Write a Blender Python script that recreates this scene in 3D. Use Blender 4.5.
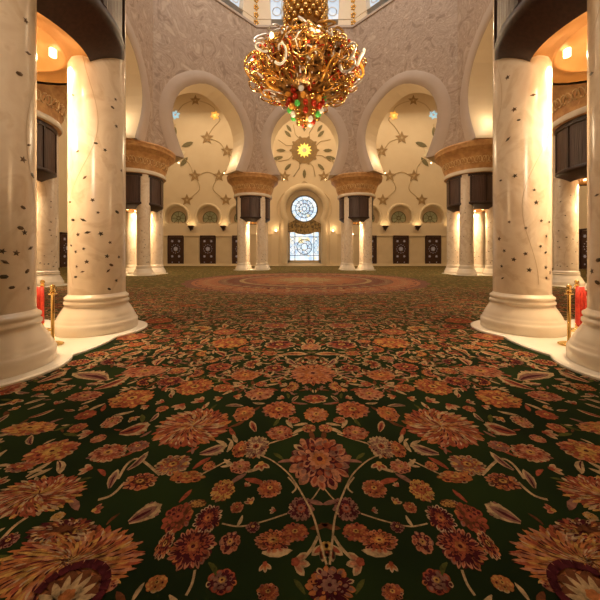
import bpy, math, random
from mathutils import Vector
PI = math.pi
sin, cos = math.sin, math.cos
scene = bpy.context.scene
for o in list(bpy.data.objects): bpy.data.objects.remove(o)
COL = scene.collection

# ------------------------------------------------------------------ camera
F = 290.0; VX = 303.6; HY = 256.0; EYE = 1.6; CX = -0.125     # focal length in px, vanishing point, eye height
cd = bpy.data.cameras.new('camera'); cam = bpy.data.objects.new('camera', cd); COL.objects.link(cam)
cam.location = (CX, 0, EYE); cam.rotation_euler = (PI/2, 0, 0)
cd.sensor_width = 36; cd.lens = 36*F/600; cd.clip_end = 300; cd.clip_start = .05
cd.shift_x = -(VX-300)/600; cd.shift_y = -(300-HY)/600
scene.camera = cam
# ------------------------------------------------------------------ world, light, exposure
vs = scene.view_settings
vs.view_transform = 'Standard'; vs.look = 'None'; vs.gamma = 1; vs.use_curve_mapping = False; vs.exposure = 0.0
w = bpy.data.worlds.new('world'); scene.world = w; w.use_nodes = True
w.node_tree.nodes['Background'].inputs[0].default_value = (.8, .88, 1, 1)
w.node_tree.nodes['Background'].inputs[1].default_value = .5
WARM = (1, .66, .33); WARM2 = (1, .75, .45); COOL = (.92, .93, 1.0)
def area(name, loc, rot, size, power, col, size_y=None, spread=PI):
    l = bpy.data.lights.new(name, 'AREA'); l.energy = power; l.color = col; l.size = size
    l.spread = spread
    if size_y: l.shape = 'RECTANGLE'; l.size_y = size_y
    o = bpy.data.objects.new(name, l); COL.objects.link(o); o.location = loc; o.rotation_euler = rot
    return o
def lamp(name, loc, power, col, r=.15):
    l = bpy.data.lights.new(name, 'POINT'); l.energy = power; l.color = col; l.shadow_soft_size = r
    o = bpy.data.objects.new(name, l); COL.objects.link(o); o.location = loc
    return o
def spot(name, loc, rot, power, col, ang, blend=.6, r=.2):
    l = bpy.data.lights.new(name, 'SPOT'); l.energy = power; l.color = col; l.spot_size = ang; l.spot_blend = blend; l.shadow_soft_size = r
    o = bpy.data.objects.new(name, l); COL.objects.link(o); o.location = loc; o.rotation_euler = rot
    return o
CY = 19.3                                                     # centre of the dome
area('dome_daylight', (0, CY, 36), (0, 0, 0), 14, 3300, (1, .86, .72))
area('bay_light', (0, 41.5, 27), (-.35, 0, 0), 44, 3800, WARM2, 5)
for s in (-1, 1):
    area('side_bay_light', (s*24, 28, 27), (0, 0, 0), 10, 1300, WARM2, 26)
lamp('chandelier_glow', (0, CY, 8.0), 600, WARM2, .6)
for k in range(6):
    a = k*PI/3+PI/6
    lamp('chandelier_lamp', (4.7*cos(a), CY+4.7*sin(a), 13.4), 200, WARM2, .2)

for s in (-1, 1):                                              # fill spots added behind the camera to brighten the near columns
    q = Vector((s*6.2, 6, 5.2))-Vector((s*1.0, -5, 6)); spot('column_fill_spot', (s*1.0, -5, 6), q.to_track_quat('-Z', 'Y').to_euler(), 2000, (1, .74, .50), .80, .8, .6)
# ------------------------------------------------------------------ materials
def mat(name, col, rough=.5, metal=0., spec=.5, emis=None, es=0.):
    m = bpy.data.materials.new(name); m.use_nodes = True
    b = m.node_tree.nodes['Principled BSDF']
    b.inputs['Base Color'].default_value = (*col, 1); b.inputs['Roughness'].default_value = rough
    b.inputs['Metallic'].default_value = metal; b.inputs['Specular IOR Level'].default_value = spec
    if emis: b.inputs['Emission Color'].default_value = (*emis, 1); b.inputs['Emission Strength'].default_value = es
    return m
def ramp(nt, stops, interp='LINEAR'):
    r = nt.nodes.new('ShaderNodeValToRGB'); e = r.color_ramp.elements; r.color_ramp.interpolation = interp
    while len(e) < len(stops): e.new(.5)
    for i, (p, c) in enumerate(stops): e[i].position = p; e[i].color = (*c, 1)
    return r
def texmat(name, stops, scale=3., detail=4., rough=.4, metal=0., bump=0., bscale=None, kind='noise', stretch=(1, 1, 1), spec=.5, dist=0., bdist=.05):
    m = mat(name, stops[0][1], rough, metal, spec); nt = m.node_tree; b = nt.nodes['Principled BSDF']
    tc = nt.nodes.new('ShaderNodeTexCoord'); mp = nt.nodes.new('ShaderNodeMapping'); mp.inputs['Scale'].default_value = stretch
    nt.links.new(tc.outputs['Object'], mp.inputs[0])
    if kind == 'noise':
        t = nt.nodes.new('ShaderNodeTexNoise'); t.inputs['Detail'].default_value = detail; t.inputs['Distortion'].default_value = dist; out = t.outputs['Fac']
    else:
        t = nt.nodes.new('ShaderNodeTexVoronoi'); t.feature = kind; out = t.outputs['Distance']
    t.inputs['Scale'].default_value = scale
    nt.links.new(mp.outputs[0], t.inputs['Vector'])
    r = ramp(nt, stops); nt.links.new(out, r.inputs[0]); nt.links.new(r.outputs[0], b.inputs['Base Color'])
    if bump:
        bp = nt.nodes.new('ShaderNodeBump'); bp.inputs['Strength'].default_value = bump; bp.inputs['Distance'].default_value = bdist
        if bscale:
            t2 = nt.nodes.new('ShaderNodeTexNoise'); t2.inputs['Scale'].default_value = bscale; t2.inputs['Detail'].default_value = 3; t2.inputs['Distortion'].default_value = dist
            nt.links.new(mp.outputs[0], t2.inputs['Vector']); out = t2.outputs['Fac']
        nt.links.new(out, bp.inputs['Height']); nt.links.new(bp.outputs[0], b.inputs['Normal'])
    return m
M = {}
M['marble'] = texmat('marble', [(.3, (.74, .62, .49)), (.5, (.80, .69, .56)), (.62, (.69, .56, .42)), (.75, (.82, .72, .60))], 1.6, 6, .22, dist=1.5)
M['base'] = texmat('base_marble', [(.3, (.76, .66, .53)), (.7, (.82, .73, .61))], 2, 4, .25)
M['slab'] = texmat('slab_marble', [(.3, (.80, .74, .64)), (.7, (.85, .80, .72))], 2, 4, .2)
M['vine'] = mat('inlay_vine', (.55, .42, .27), .35)
M['inlay'] = texmat('inlay_stone', [(.35, (.035, .03, .014)), (.6, (.12, .06, .02))], 9, 2, .3)
M['wood'] = texmat('dark_wood', [(.3, (.022, .010, .008)), (.7, (.05, .022, .015))], 3, 4, .38, stretch=(6, 6, .6))
M['woodpanel'] = texmat('wood_slats', [(.3, (.05, .026, .02)), (.7, (.10, .055, .045))], 9, 2, .4, stretch=(2, 2, .1), bump=.5)
M['soffit'] = texmat('gilded_soffit', [(.3, (.32, .15, .045)), (.7, (.42, .22, .075))], 2, 3, .35, metal=.35)
M['gold'] = texmat('gold', [(.3, (.75, .45, .12)), (.7, (.95, .66, .25))], 5, 2, .22, metal=1)
M['golddark'] = texmat('dark_gold', [(.3, (.32, .15, .04)), (.7, (.62, .36, .10))], 4, 3, .35, metal=.8, bump=.6)
M['silver'] = mat('crystal', (.85, .82, .78), .12, .7)
M['frieze'] = texmat('gilded_frieze', [(.3, (.46, .22, .08)), (.65, (.64, .37, .15))], 3, 3, .45, metal=.2, bump=.8, bscale=4)
M['vine2'] = mat('gilded_relief', (.78, .56, .30), .4, .2)
M['relief'] = texmat('carved_wall', [(.36, (.30, .21, .15)), (.46, (.46, .345, .26)), (.54, (.36, .26, .19)), (.64, (.50, .385, .295))], .55, 4, .6, bump=.8, bscale=1.1, dist=3.2, bdist=.10)
M['archi'] = texmat('smooth_stone', [(.3, (.44, .34, .265)), (.7, (.48, .375, .30))], .6, 3, .45)
M['cream'] = texmat('cream_plaster', [(.3, (.76, .62, .44)), (.7, (.81, .68, .50))], .5, 3, .5)
M['creamlow'] = texmat('cream_stone', [(.3, (.70, .57, .39)), (.7, (.77, .64, .46))], .7, 3, .5)
M['brass'] = mat('brass', (.80, .55, .20), .2, 1)
M['rope'] = texmat('red_velvet', [(.3, (.45, .02, .012)), (.7, (.62, .05, .02))], 20, 2, .6)
M['inbrown'] = mat('inlay_brown', (.30, .20, .09), .5)
M['instar'] = mat('inlay_star_bronze', (.36, .23, .10), .45)
M['inolive'] = mat('inlay_olive', (.20, .17, .08), .5)
M['vineline'] = mat('inlay_tan', (.60, .46, .27), .5)
M['transom'] = texmat('carved_transom', [(.4, (.12, .075, .025)), (.6, (.42, .28, .10))], 3.5, 3, .5, bump=.5)
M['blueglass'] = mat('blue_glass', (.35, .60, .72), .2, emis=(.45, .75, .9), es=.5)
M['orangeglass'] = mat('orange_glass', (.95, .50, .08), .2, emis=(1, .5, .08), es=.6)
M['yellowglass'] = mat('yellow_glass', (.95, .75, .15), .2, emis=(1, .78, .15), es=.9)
M['paleflower'] = mat('pale_inlay', (.88, .80, .60), .4)
M['green'] = texmat('green_glass', [(.3, (.36, .42, .28)), (.7, (.52, .56, .40))], 2, 2, .3)
M['doorwood'] = texmat('door_wood', [(.3, (.045, .018, .014)), (.7, (.08, .035, .025))], 3, 3, .35)
M['doorinlay'] = mat('door_inlay', (.52, .56, .78), .3)
M['white'] = mat('white_paint', (.80, .78, .74), .5)
M['brownglass'] = texmat('amber_basket', [(.35, (.05, .02, .006)), (.5, (.35, .17, .04)), (.65, (.65, .38, .12))], 3, 4, .3, metal=.5, bump=.8)
M['crystal'] = mat('crystal_glass', (.85, .82, .78), .1, .5)
M['paleglass'] = mat('pale_glass', (.90, .84, .68), .15, .1, emis=(1, .85, .6), es=.25)  # faint glow put into the glass for the sparkle of light within
M['amber'] = mat('amber_glass', (.85, .38, .06), .15, .3, emis=(1, .4, .05), es=.15)
M['redjewel'] = mat('red_jewel', (.62, .05, .02), .15, .3)
M['greenjewel'] = mat('green_jewel', (.12, .62, .12), .2, .0, emis=(.1, .8, .1), es=.12)
M['lampglow'] = mat('lamp_glow', (1, .8, .5), .4, emis=(1, .72, .35), es=6)
def glassmat(name, base, st, tint, sc):
    m = mat(name, base, .3); nt = m.node_tree; b = nt.nodes['Principled BSDF']
    tc = nt.nodes.new('ShaderNodeTexCoord'); t = nt.nodes.new('ShaderNodeTexVoronoi'); t.inputs['Scale'].default_value = sc
    nt.links.new(tc.outputs['Object'], t.inputs['Vector'])
    r = ramp(nt, tint, 'CONSTANT'); sp = nt.nodes.new('ShaderNodeSeparateColor'); nt.links.new(t.outputs['Color'], sp.inputs[0])
    nt.links.new(sp.outputs[0], r.inputs[0]); nt.links.new(r.outputs[0], b.inputs['Emission Color']); b.inputs['Emission Strength'].default_value = st
    return m
M['stained'] = glassmat('stained_glass', (.3, .35, .4), 1.15, [(0, (.62, .80, .95)), (.35, (.85, .93, 1)), (.6, (.95, .95, .85)), (.75, (.45, .62, .85)), (.9, (.95, .80, .45))], 1.6)
M['drumglass'] = glassmat('drum_glass', (.3, .35, .4), .62, [(0, (.62, .76, .92)), (.4, (.75, .86, 1)), (.8, (.9, .93, .98))], .7)
M['lead'] = mat('window_lead', (.20, .19, .17), .4, .4)
M['tracery'] = mat('window_tracery', (.50, .40, .26), .4, .2)

# carpet wool colours
def wool(name, c, v=.55, sc=22):
    m = mat(name, c, .95, 0, .05); nt = m.node_tree; b = nt.nodes['Principled BSDF']
    tc = nt.nodes.new('ShaderNodeTexCoord'); t = nt.nodes.new('ShaderNodeTexNoise'); t.inputs['Scale'].default_value = sc; t.inputs['Detail'].default_value = 5; t.inputs['Roughness'].default_value = .7
    nt.links.new(tc.outputs['Object'], t.inputs['Vector'])
    r = ramp(nt, [(.32, tuple(x*(1-v) for x in c)), (.5, c), (.66, tuple(min(1, x*(1+v*.8)) for x in c))])
    nt.links.new(t.outputs['Fac'], r.inputs[0]); nt.links.new(r.outputs[0], b.inputs['Base Color'])
    return m
WOOL = {'rust': (.22, .052, .026), 'orange': (.31, .11, .036), 'salmon': (.31, .13, .07), 'tan': (.33, .225, .12), 'gold': (.36, .20, .055),
        'maroon': (.055, .009, .012), 'mauve': (.18, .085, .06), 'olive': (.06, .062, .014), 'cream': (.36, .25, .15), 'brown': (.10, .034, .014)}
for k, c in WOOL.items(): M['w_'+k] = wool('wool_'+k, c)

# ------------------------------------------------------------------ mesh helpers
class MB:
    def __init__(s): s.v = []; s.f = []; s.m = []; s.sm = []
    def add(s, vs, fs, m=0, smooth=False):
        o = len(s.v); s.v += [tuple(x) for x in vs]
        for f in fs: s.f.append(tuple(i+o for i in f)); s.m.append(m); s.sm.append(smooth)
        return s
    def box(s, c, d, rz=0, m=0):
        x, y, z = (d[0]/2, d[1]/2, d[2]/2); ca, sa = cos(rz), sin(rz)
        vs = []
        for a, b, e in ((-1,-1,-1),(1,-1,-1),(1,1,-1),(-1,1,-1),(-1,-1,1),(1,-1,1),(1,1,1),(-1,1,1)):
            px, py = a*x, b*y
            vs.append((c[0]+px*ca-py*sa, c[1]+px*sa+py*ca, c[2]+e*z))
        return s.add(vs, [(3,2,1,0),(4,5,6,7),(0,1,5,4),(1,2,6,5),(2,3,7,6),(3,0,4,7)], m)
    def lathe(s, prof, n=32, c=(0,0,0), m=0, smooth=True, closed=False):
        vs = []; fs = []; k = len(prof)
        for i in range(n):
            a = 2*PI*i/n
            for r, z in prof: vs.append((c[0]+r*cos(a), c[1]+r*sin(a), c[2]+z))
        for i in range(n):
            j = (i+1) % n
            for q in range(k if closed else k-1):
                q2 = (q+1) % k
                fs.append((i*k+q, j*k+q, j*k+q2, i*k+q2))
        return s.add(vs, fs, m, smooth)
    def tube(s, pts, r, n=6, m=0, closed=False, taper=None):
        P = [Vector(p) for p in pts]; vs = []; fs = []; L = len(P)
        for i, p in enumerate(P):
            t = (P[(i+1) % L] if (closed or i < L-1) else P[i]) - (P[i-1] if (closed or i > 0) else P[i])
            t.normalize(); up = Vector((0,0,1)) if abs(t.z) < .9 else Vector((1,0,0))
            a = t.cross(up).normalized(); b = t.cross(a)
            rr = r if taper is None else r*(1-(1-taper)*i/(L-1))
            for q in range(n):
                g = 2*PI*q/n; vs.append(p+(a*cos(g)+b*sin(g))*rr)
        for i in range(L if closed else L-1):
            i2 = (i+1) % L
            for q in range(n): fs.append((i*n+q, i*n+(q+1) % n, i2*n+(q+1) % n, i2*n+q))
        if not closed: fs += [tuple(range(n))[::-1], tuple((L-1)*n+q for q in range(n))]
        return s.add(vs, fs, m, True)
    def poly(s, pts, m=0): return s.add(pts, [tuple(range(len(pts)))], m)
    def prism(s, pts2, fn, d, m=0):        # outline pts2 mapped by fn(u, v, depth) and given a thickness
        n = len(pts2)
        vs = [fn(u, v, 0) for u, v in pts2] + [fn(u, v, d) for u, v in pts2]
        return s.add(vs, [tuple(range(n)), tuple(range(2*n-1, n-1, -1))] + [(i, i+n, (i+1) % n+n, (i+1) % n) for i in range(n)], m)
    def ball(s, c, r, n=8, m=0, sq=(1,1,1)):
        k = n//2
        vs = [(c[0], c[1], c[2]+r*sq[2])]; fs = []
        for i in range(1, k):
            t = PI*i/k
            for j in range(n): a = 2*PI*j/n; vs.append((c[0]+r*sin(t)*cos(a)*sq[0], c[1]+r*sin(t)*sin(a)*sq[1], c[2]+r*cos(t)*sq[2]))
        vs.append((c[0], c[1], c[2]-r*sq[2])); L = len(vs)-1
        for j in range(n):
            fs.append((0, 1+j, 1+(j+1) % n)); fs.append((L, L-n+(j+1) % n, L-n+j))
            for i in range(k-2): a = 1+i*n; fs.append((a+j, a+n+j, a+n+(j+1) % n, a+(j+1) % n))
        return s.add(vs, fs, m, True)
    def mesh(s, name, mats):
        me = bpy.data.meshes.new(name); me.from_pydata(s.v, [], s.f)
        for x in (mats if isinstance(mats, (list, tuple)) else [mats]): me.materials.append(x)
        me.polygons.foreach_set('material_index', s.m); me.polygons.foreach_set('use_smooth', s.sm)
        me.update(); return me
    def build(s, name, mats, parent=None, loc=None):
        o = bpy.data.objects.new(name, s.mesh(name, mats)); COL.objects.link(o)
        if parent: o.parent = parent
        if loc: o.location = loc
        return o
def tag(o, label, cat, group=None, kind=None):
    if label: o['label'] = label
    if cat: o['category'] = cat
    if group: o['group'] = group
    if kind: o['kind'] = kind
    return o
def thing(name, label, cat, loc=(0,0,0), rz=0, group=None):
    o = bpy.data.objects.new(name, None); COL.objects.link(o); o.location = loc; o.rotation_euler = (0,0,rz); o.empty_display_size = .2; o['kind'] = 'thing'
    return tag(o, label, cat, group)
def struct(o, label): o['kind'] = 'structure'; o['label'] = label; o['category'] = 'building part'; return o
def copy_tree(o, parent=None):
    c = o.copy(); COL.objects.link(c)
    if parent: c.parent = parent
    for ch in list(KIDS.get(o.name, [])): copy_tree(ch, c)
    return c
KIDS = {}
def index_kids():
    KIDS.clear()
    for o in bpy.data.objects:
        if o.parent: KIDS.setdefault(o.parent.name, []).append(o)
def floor_pt(px, py):
    Y = F*EYE/(py-HY); return ((px-VX)/F*Y+CX, Y)
def wall_pt(px, py, Y): return ((px-VX)/F*Y+CX, (HY-py)/F*Y+EYE)

# ------------------------------------------------------------------ floor + carpet
BY = 47.0; SX = 34.0; FY = -8.0; HT = 29.0
fl = MB().box((0, (BY+FY)/2, -.12), (2*SX+4, BY-FY+6, .2)).build('floor', M['slab']); struct(fl, 'white marble floor under the carpet')

def carpetmat():
    m = mat('carpet_ground', (.01, .02, .01), .95, 0, .05); nt = m.node_tree; L = nt.links; N = nt.nodes
    b = N['Principled BSDF']; tc = N.new('ShaderNodeTexCoord')
    sep = N.new('ShaderNodeSeparateXYZ'); L.new(tc.outputs['Object'], sep.inputs[0])
    ab = N.new('ShaderNodeMath'); ab.operation = 'ABSOLUTE'; L.new(sep.outputs[0], ab.inputs[0])
    cb = N.new('ShaderNodeCombineXYZ'); L.new(ab.outputs[0], cb.inputs[0]); L.new(sep.outputs[1], cb.inputs[1])
    # small pattern: flower cells of random wool colour over olive ground, lightened in place of far light
    v = N.new('ShaderNodeTexVoronoi'); v.inputs['Scale'].default_value = 2.3; L.new(cb.outputs[0], v.inputs['Vector'])
    sc = N.new('ShaderNodeSeparateColor'); L.new(v.outputs['Color'], sc.inputs[0])
    cr = ramp(nt, [(0, (.24, .17, .07)), (.2, (.20, .085, .038)), (.38, (.22, .13, .05)), (.55, (.12, .10, .028)), (.7, (.24, .12, .06)), (.85, (.14, .075, .03))], 'CONSTANT'); L.new(sc.outputs[0], cr.inputs[0])
    n = N.new('ShaderNodeTexNoise'); n.inputs['Scale'].default_value = 9; n.inputs['Detail'].default_value = 4; L.new(cb.outputs[0], n.inputs['Vector'])
    dn = N.new('ShaderNodeMath'); dn.operation = 'MULTIPLY_ADD'; L.new(n.outputs['Fac'], dn.inputs[0]); dn.inputs[1].default_value = .5; L.new(v.outputs['Distance'], dn.inputs[2])
    mk = ramp(nt, [(.46, (1,1,1)), (.52, (0,0,0))]); L.new(dn.outputs[0], mk.inputs[0])
    v2 = N.new('ShaderNodeTexVoronoi'); v2.inputs['Scale'].default_value = 7; L.new(cb.outputs[0], v2.inputs['Vector'])
    s2 = N.new('ShaderNodeSeparateColor'); L.new(v2.outputs['Color'], s2.inputs[0])
    gr = ramp(nt, [(0, (.105, .082, .026)), (.58, (.22, .15, .065)), (.74, (.09, .085, .022)), (.86, (.13, .075, .03))], 'CONSTANT'); L.new(s2.outputs[1], gr.inputs[0])
    mx = N.new('ShaderNodeMix'); mx.data_type = 'RGBA'; L.new(mk.outputs[0], mx.inputs[0]); L.new(gr.outputs[0], mx.inputs[6]); L.new(cr.outputs[0], mx.inputs[7])
    # near the entrance the ground is plain dark green, the woven motifs lie on it as raised wool
    fy = N.new('ShaderNodeMapRange'); fy.inputs[1].default_value = 5.0; fy.inputs[2].default_value = 14.0; L.new(sep.outputs[1], fy.inputs[0])  # blends to the paler far tone, painted in for distant light and haze
    n3 = N.new('ShaderNodeTexNoise'); n3.inputs['Scale'].default_value = 1.2; L.new(cb.outputs[0], n3.inputs['Vector'])
    g2 = ramp(nt, [(.35, (.007, .013, .004)), (.65, (.014, .026, .006))]); L.new(n3.outputs['Fac'], g2.inputs[0])
    m2 = N.new('ShaderNodeMix'); m2.data_type = 'RGBA'; L.new(fy.outputs[0], m2.inputs[0]); L.new(g2.outputs[0], m2.inputs[6]); L.new(mx.outputs[2], m2.inputs[7])
    L.new(m2.outputs[2], b.inputs['Base Color'])
    return m
M['carpet'] = carpetmat()
names = ['ground'] + list(WOOL)
IDX = {k: i for i, k in enumerate(names)}
CM = [M['carpet']] + [M['w_'+k] for k in WOOL]
rnd = random.Random(7)
cp = MB()
cp.add([(-SX+.2, FY+.2, .02), (SX-.2, FY+.2, .02), (SX-.2, BY-.6, .02), (-SX+.2, BY-.6, .02), (-SX+.2, FY+.2, -.015), (SX-.2, FY+.2, -.015), (SX-.2, BY-.6, -.015), (-SX+.2, BY-.6, -.015)],
       [(0,1,2,3), (0,4,5,1), (1,5,6,2), (2,6,7,3), (3,7,4,0)], 0)
ZB = .021; DZ = .0007; AXIS = [False]
def emit(pts, z, col):                    # polygon and its mirror image across the carpet's axis
    i = IDX[col]
    cp.poly([(x, y, z) for x, y in pts], i)
    if AXIS[0]: return
    cp.poly([(-x, y, z) for x, y in pts][::-1], i)
def tear(cx, cy, a, l, wd, z, col, fx=1, fy=1, bend=0, ox=0, oy=0):   # petal pointing along a, starting at (cx,cy)
    pts = []
    prof = [(0, .25), (.3, .8), (.6, 1), (.85, .62), (1, 0)]
    L_ = []; R_ = []
    for t, ww in prof:
        u = t*l; v = ww*wd/2; be = bend*t*t*l
        for lst, sg in ((L_, 1), (R_, -1)):
            if sg == -1 and t == 1: continue
            x = cx+u*cos(a)-(v*sg+be)*sin(a); y = cy+u*sin(a)+(v*sg+be)*cos(a)
            lst.append((ox+x*fx, oy+y*fy))
    emit(L_+R_[::-1], z, col)
def blob(ox, oy, rx, ry, n, k, z, col, ph=0):
    pts = []
    for i in range(n*4):
        a = 2*PI*i/(n*4)
        r = 1+k*(abs(cos((a+ph)*n/2))-.6)
        pts.append((ox+rx*r*cos(a), oy+ry*r*sin(a)))
    emit(pts, z, col)
def flower(ox, oy, rx, ry, n, cols, edge='tan', core='gold', rings=2, ground=None):
    z = ZB+rnd.random()*.0004; p0 = rnd.uniform(0, 6.28)
    blob(ox, oy, rx*.88, ry*.88, n, .14, z, ground or cols[-1], p0)
    if n >= 11: rings = max(rings, 3)
    n = int(n*1.35)
    for q in range(rings):
        f = 1-q*(.68/rings)
        m_ = max(6, int(n*(1-.2*q)))
        for i in range(m_):
            a = p0+2*PI*(i+.5*q+rnd.uniform(-.18, .18))/m_
            ln = (.40*f if rings > 1 else .5)*rnd.uniform(.8, 1.12); ff = f*rnd.uniform(.90, 1.06)
            wd = 2*PI*f/m_*rnd.uniform(.6, .95)
            e = (edge if rnd.random() < .75 else rnd.choice(['tan', 'mauve', 'orange'])) if q == 0 else rnd.choice(cols)
            be = rnd.uniform(-.25, .25)
            tear((ff-ln)*cos(a), (ff-ln)*sin(a), a, ln, wd, z+DZ*(1+2*q), e, rx, ry, be, ox, oy)
            tear((ff-ln)*cos(a), (ff-ln)*sin(a), a, ln*rnd.uniform(.65, .85), wd*.55, z+DZ*(2+2*q), rnd.choice(cols+['maroon']) if rnd.random() < .5 else cols[i % len(cols)], rx, ry, be, ox, oy)
    blob(ox, oy, rx*.34, ry*.34, max(6, n//2), .25, z+DZ*7, cols[-1] if cols[-1] != ground else 'rust')
    blob(ox, oy, rx*.22, ry*.22, 6, .3, z+DZ*8, core, p0)
    blob(ox, oy, rx*.09, ry*.09, 5, .1, z+DZ*9, 'maroon')
def palmette(ox, oy, rx, ry, cols, edge, rot):        # fan shaped blossom with a calyx
    z = ZB+rnd.random()*.0004; cr_, sr_ = cos(rot), sin(rot)
    k = (rx+ry)/2
    for q, (f, m_, ln) in enumerate(((1.0, 11, .62), (.78, 9, .5), (.5, 7, .4), (.3, 4, .28))):
        for i in range(m_):
            a = rot+(-1.75+3.5*(i+.5)/m_)*(1-.12*q)+rnd.uniform(-.05, .05)
            l = ln*rnd.uniform(.9, 1.1); c = edge if q == 0 else cols[q % len(cols)]
            b_ = (f-l)*.9
            tear(b_*cos(a)-.25*cr_, b_*sin(a)-.25*sr_, a, l, .30*f, z+DZ*(1+2*q), c, k, k, .1, ox, oy)
            tear(b_*cos(a)-.25*cr_, b_*sin(a)-.25*sr_, a, l*.75, .16*f, z+DZ*(2+2*q), cols[(i+q) % len(cols)] if q < 3 else 'gold', k, k, .1, ox, oy)
    for d in (-.8, -.35, .35, .8): tear(-.3*cr_, -.3*sr_, rot+PI+d, .6, .2, z+DZ*9, 'tan', k, k, 0, ox, oy)
def feather(ox, oy, rx, ry, cols, rot=0, n=30, rings=5, ground='rust'):   # big serrated medallion
    z = ZB; blob(ox, oy, rx*.88, ry*.88, n, .08, z, ground)
    for q in range(rings):
        f = 1-q*.17; m_ = int(n*(1-.12*q))
        for i in range(m_):
            a = 2*PI*(i+rnd.random()*.6)/m_
            ln = .26+rnd.random()*.1; wd = 2*PI*f/m_*.62
            c = rnd.choice(cols)
            tear((f-ln)*cos(a), (f-ln)*sin(a), a+.5*rnd.choice((-1, 1))*rnd.random(), ln, wd, z+DZ*(1+q)+rnd.random()*.0003, c, rx, ry, .2, ox, oy)
            tear((f-ln)*cos(a), (f-ln)*sin(a), a+.25, ln*.55, wd*.4, z+DZ*(2+q)+.0003, rnd.choice(['maroon', 'brown', 'cream', 'gold']), rx, ry, .2, ox, oy)
def leaf(ox, oy, l, wd, a, col, edge='tan', bend=.3, serr=True):
    z = ZB+.0002*rnd.random()
    cx, cy = ox-cos(a)*l/2, oy-sin(a)*l/2
    if serr:
        n = 8
        for i in range(n):
            t = (i+.3)/n; ww = sin(PI*min(1, t*1.1))*wd*.62+.01
            bx = cx+t*l*cos(a)-bend*t*t*l*sin(a); by = cy+t*l*sin(a)+bend*t*t*l*cos(a)
            for s in (-1, 1): tear(bx, by, a+s*.95, ww, ww*.5, z+DZ, edge if i % 2 else col)
    tear(cx, cy, a, l, wd, z+DZ*2, edge, bend=bend); tear(cx, cy, a, l*.86, wd*.62, z+DZ*3, col, bend=bend)
    tear(cx, cy, a, l*.7, wd*.2, z+DZ*4, 'maroon' if col != 'maroon' else 'gold', bend=bend)
def bud(ox, oy, r, a, col, edge='tan'):
    z = ZB+.0003
    for d in (-.75, 0, .75): tear(ox-r*.5*cos(a), oy-r*.5*sin(a), a+d, r*1.5, r*.75, z+DZ, edge); tear(ox-r*.5*cos(a), oy-r*.5*sin(a), a+d, r*1.2, r*.42, z+DZ*2, col)
    blob(ox-r*.4*cos(a), oy-r*.4*sin(a), r*.4, r*.4, 5, .2, z+DZ*3, 'rust' if col != 'rust' else 'gold')
def sprig(ox, oy, l, a, col='tan'): tear(ox-cos(a)*l/2, oy-sin(a)*l/2, a, l, l*.3, ZB+.0001+rnd.random()*.0003, col, bend=rnd.uniform(-.4, .4))
def strip(pts, w0, col='tan', z=ZB+.0001):
    P = [Vector(p) for p in pts]; Q = []
    for i in range(len(P)-1):
        p0 = P[max(i-1, 0)]; p1 = P[i]; p2 = P[i+1]; p3 = P[min(i+2, len(P)-1)]
        for k in range(6):
            t = k/6; Q.append(.5*((2*p1)+(p2-p0)*t+(2*p0-5*p1+4*p2-p3)*t*t+(3*p1-p0-3*p2+p3)*t**3))
    Q.append(P[-1])
    for i in range(len(Q)-1):
        d = (Q[i+1]-Q[i]).normalized(); nn = Vector((-d.y, d.x))*w0/2
        emit([tuple(Q[i]-nn), tuple(Q[i+1]-nn), tuple(Q[i+1]+nn), tuple(Q[i]+nn)], z, col)
OCC = []
def ext(px, py, w_, h_):
    X, Y = floor_pt(px, py); rx = w_/2/F*Y
    y1 = F*EYE/(py+h_/2-HY); y2 = F*EYE/(py-h_/2-HY)
    Y = (y1+y2)/2; X = (px-VX)/F*Y+CX
    return X, Y, rx, (y2-y1)/2
def place(kind, px, py, w_, h_, **k):
    X, Y, rx, ry = ext(px, py, w_, h_)
    if abs(X) < .06: X = 0.0
    AXIS[0] = X == 0.0
    OCC.append((X, Y, rx, ry))
    if kind == 'flower': flower(X, Y, rx, ry, k.get('n', 12), k.get('cols', ['rust', 'orange']), k.get('edge', 'tan'), k.get('core', 'gold'), k.get('rings', 2), k.get('ground'))
    elif kind == 'feather': feather(X, Y, rx, ry, k.get('cols', ['rust', 'salmon', 'orange', 'tan']), 0, k.get('n', 30), k.get('rings', 5), k.get('ground', 'rust'))
    elif kind == 'leaf': leaf(X, Y, 2*max(rx, ry)*.9, 2*min(rx, ry)*.8, k.get('a', 0), k.get('col', 'rust'), bend=k.get('bend', .2))
    elif kind == 'bud': bud(X, Y, (rx+ry)/2*.8, k.get('a', 1.57), k.get('col', 'rust'), k.get('edge', 'tan'))
    AXIS[0] = False
    return X, Y
R1 = ['rust', 'salmon']; R2 = ['orange', 'rust']; R3 = ['orange', 'gold', 'rust']
# axis motifs
place('flower', 317.5, 466, 66, 56, n=15, cols=['rust', 'mauve', 'salmon'], edge='salmon', rings=2, ground='maroon', core='orange')
place('flower', 313.5, 376, 48, 22, n=24, cols=['salmon', 'orange'], edge='salmon', rings=3, ground='rust', core='salmon')
place('flower', 316, 417, 26, 16, n=12, cols=['orange', 'salmon'], edge='orange', ground='rust')
place('flower', 315, 401, 26, 9, n=8, cols=['orange', 'rust'], edge='tan')
place('flower', 327.5, 592, 50, 44, n=13, cols=['maroon', 'orange', 'mauve'], edge='orange', ground='maroon', core='mauve')
place('flower', 310, 348, 22, 7, n=8, cols=R1)
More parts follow.
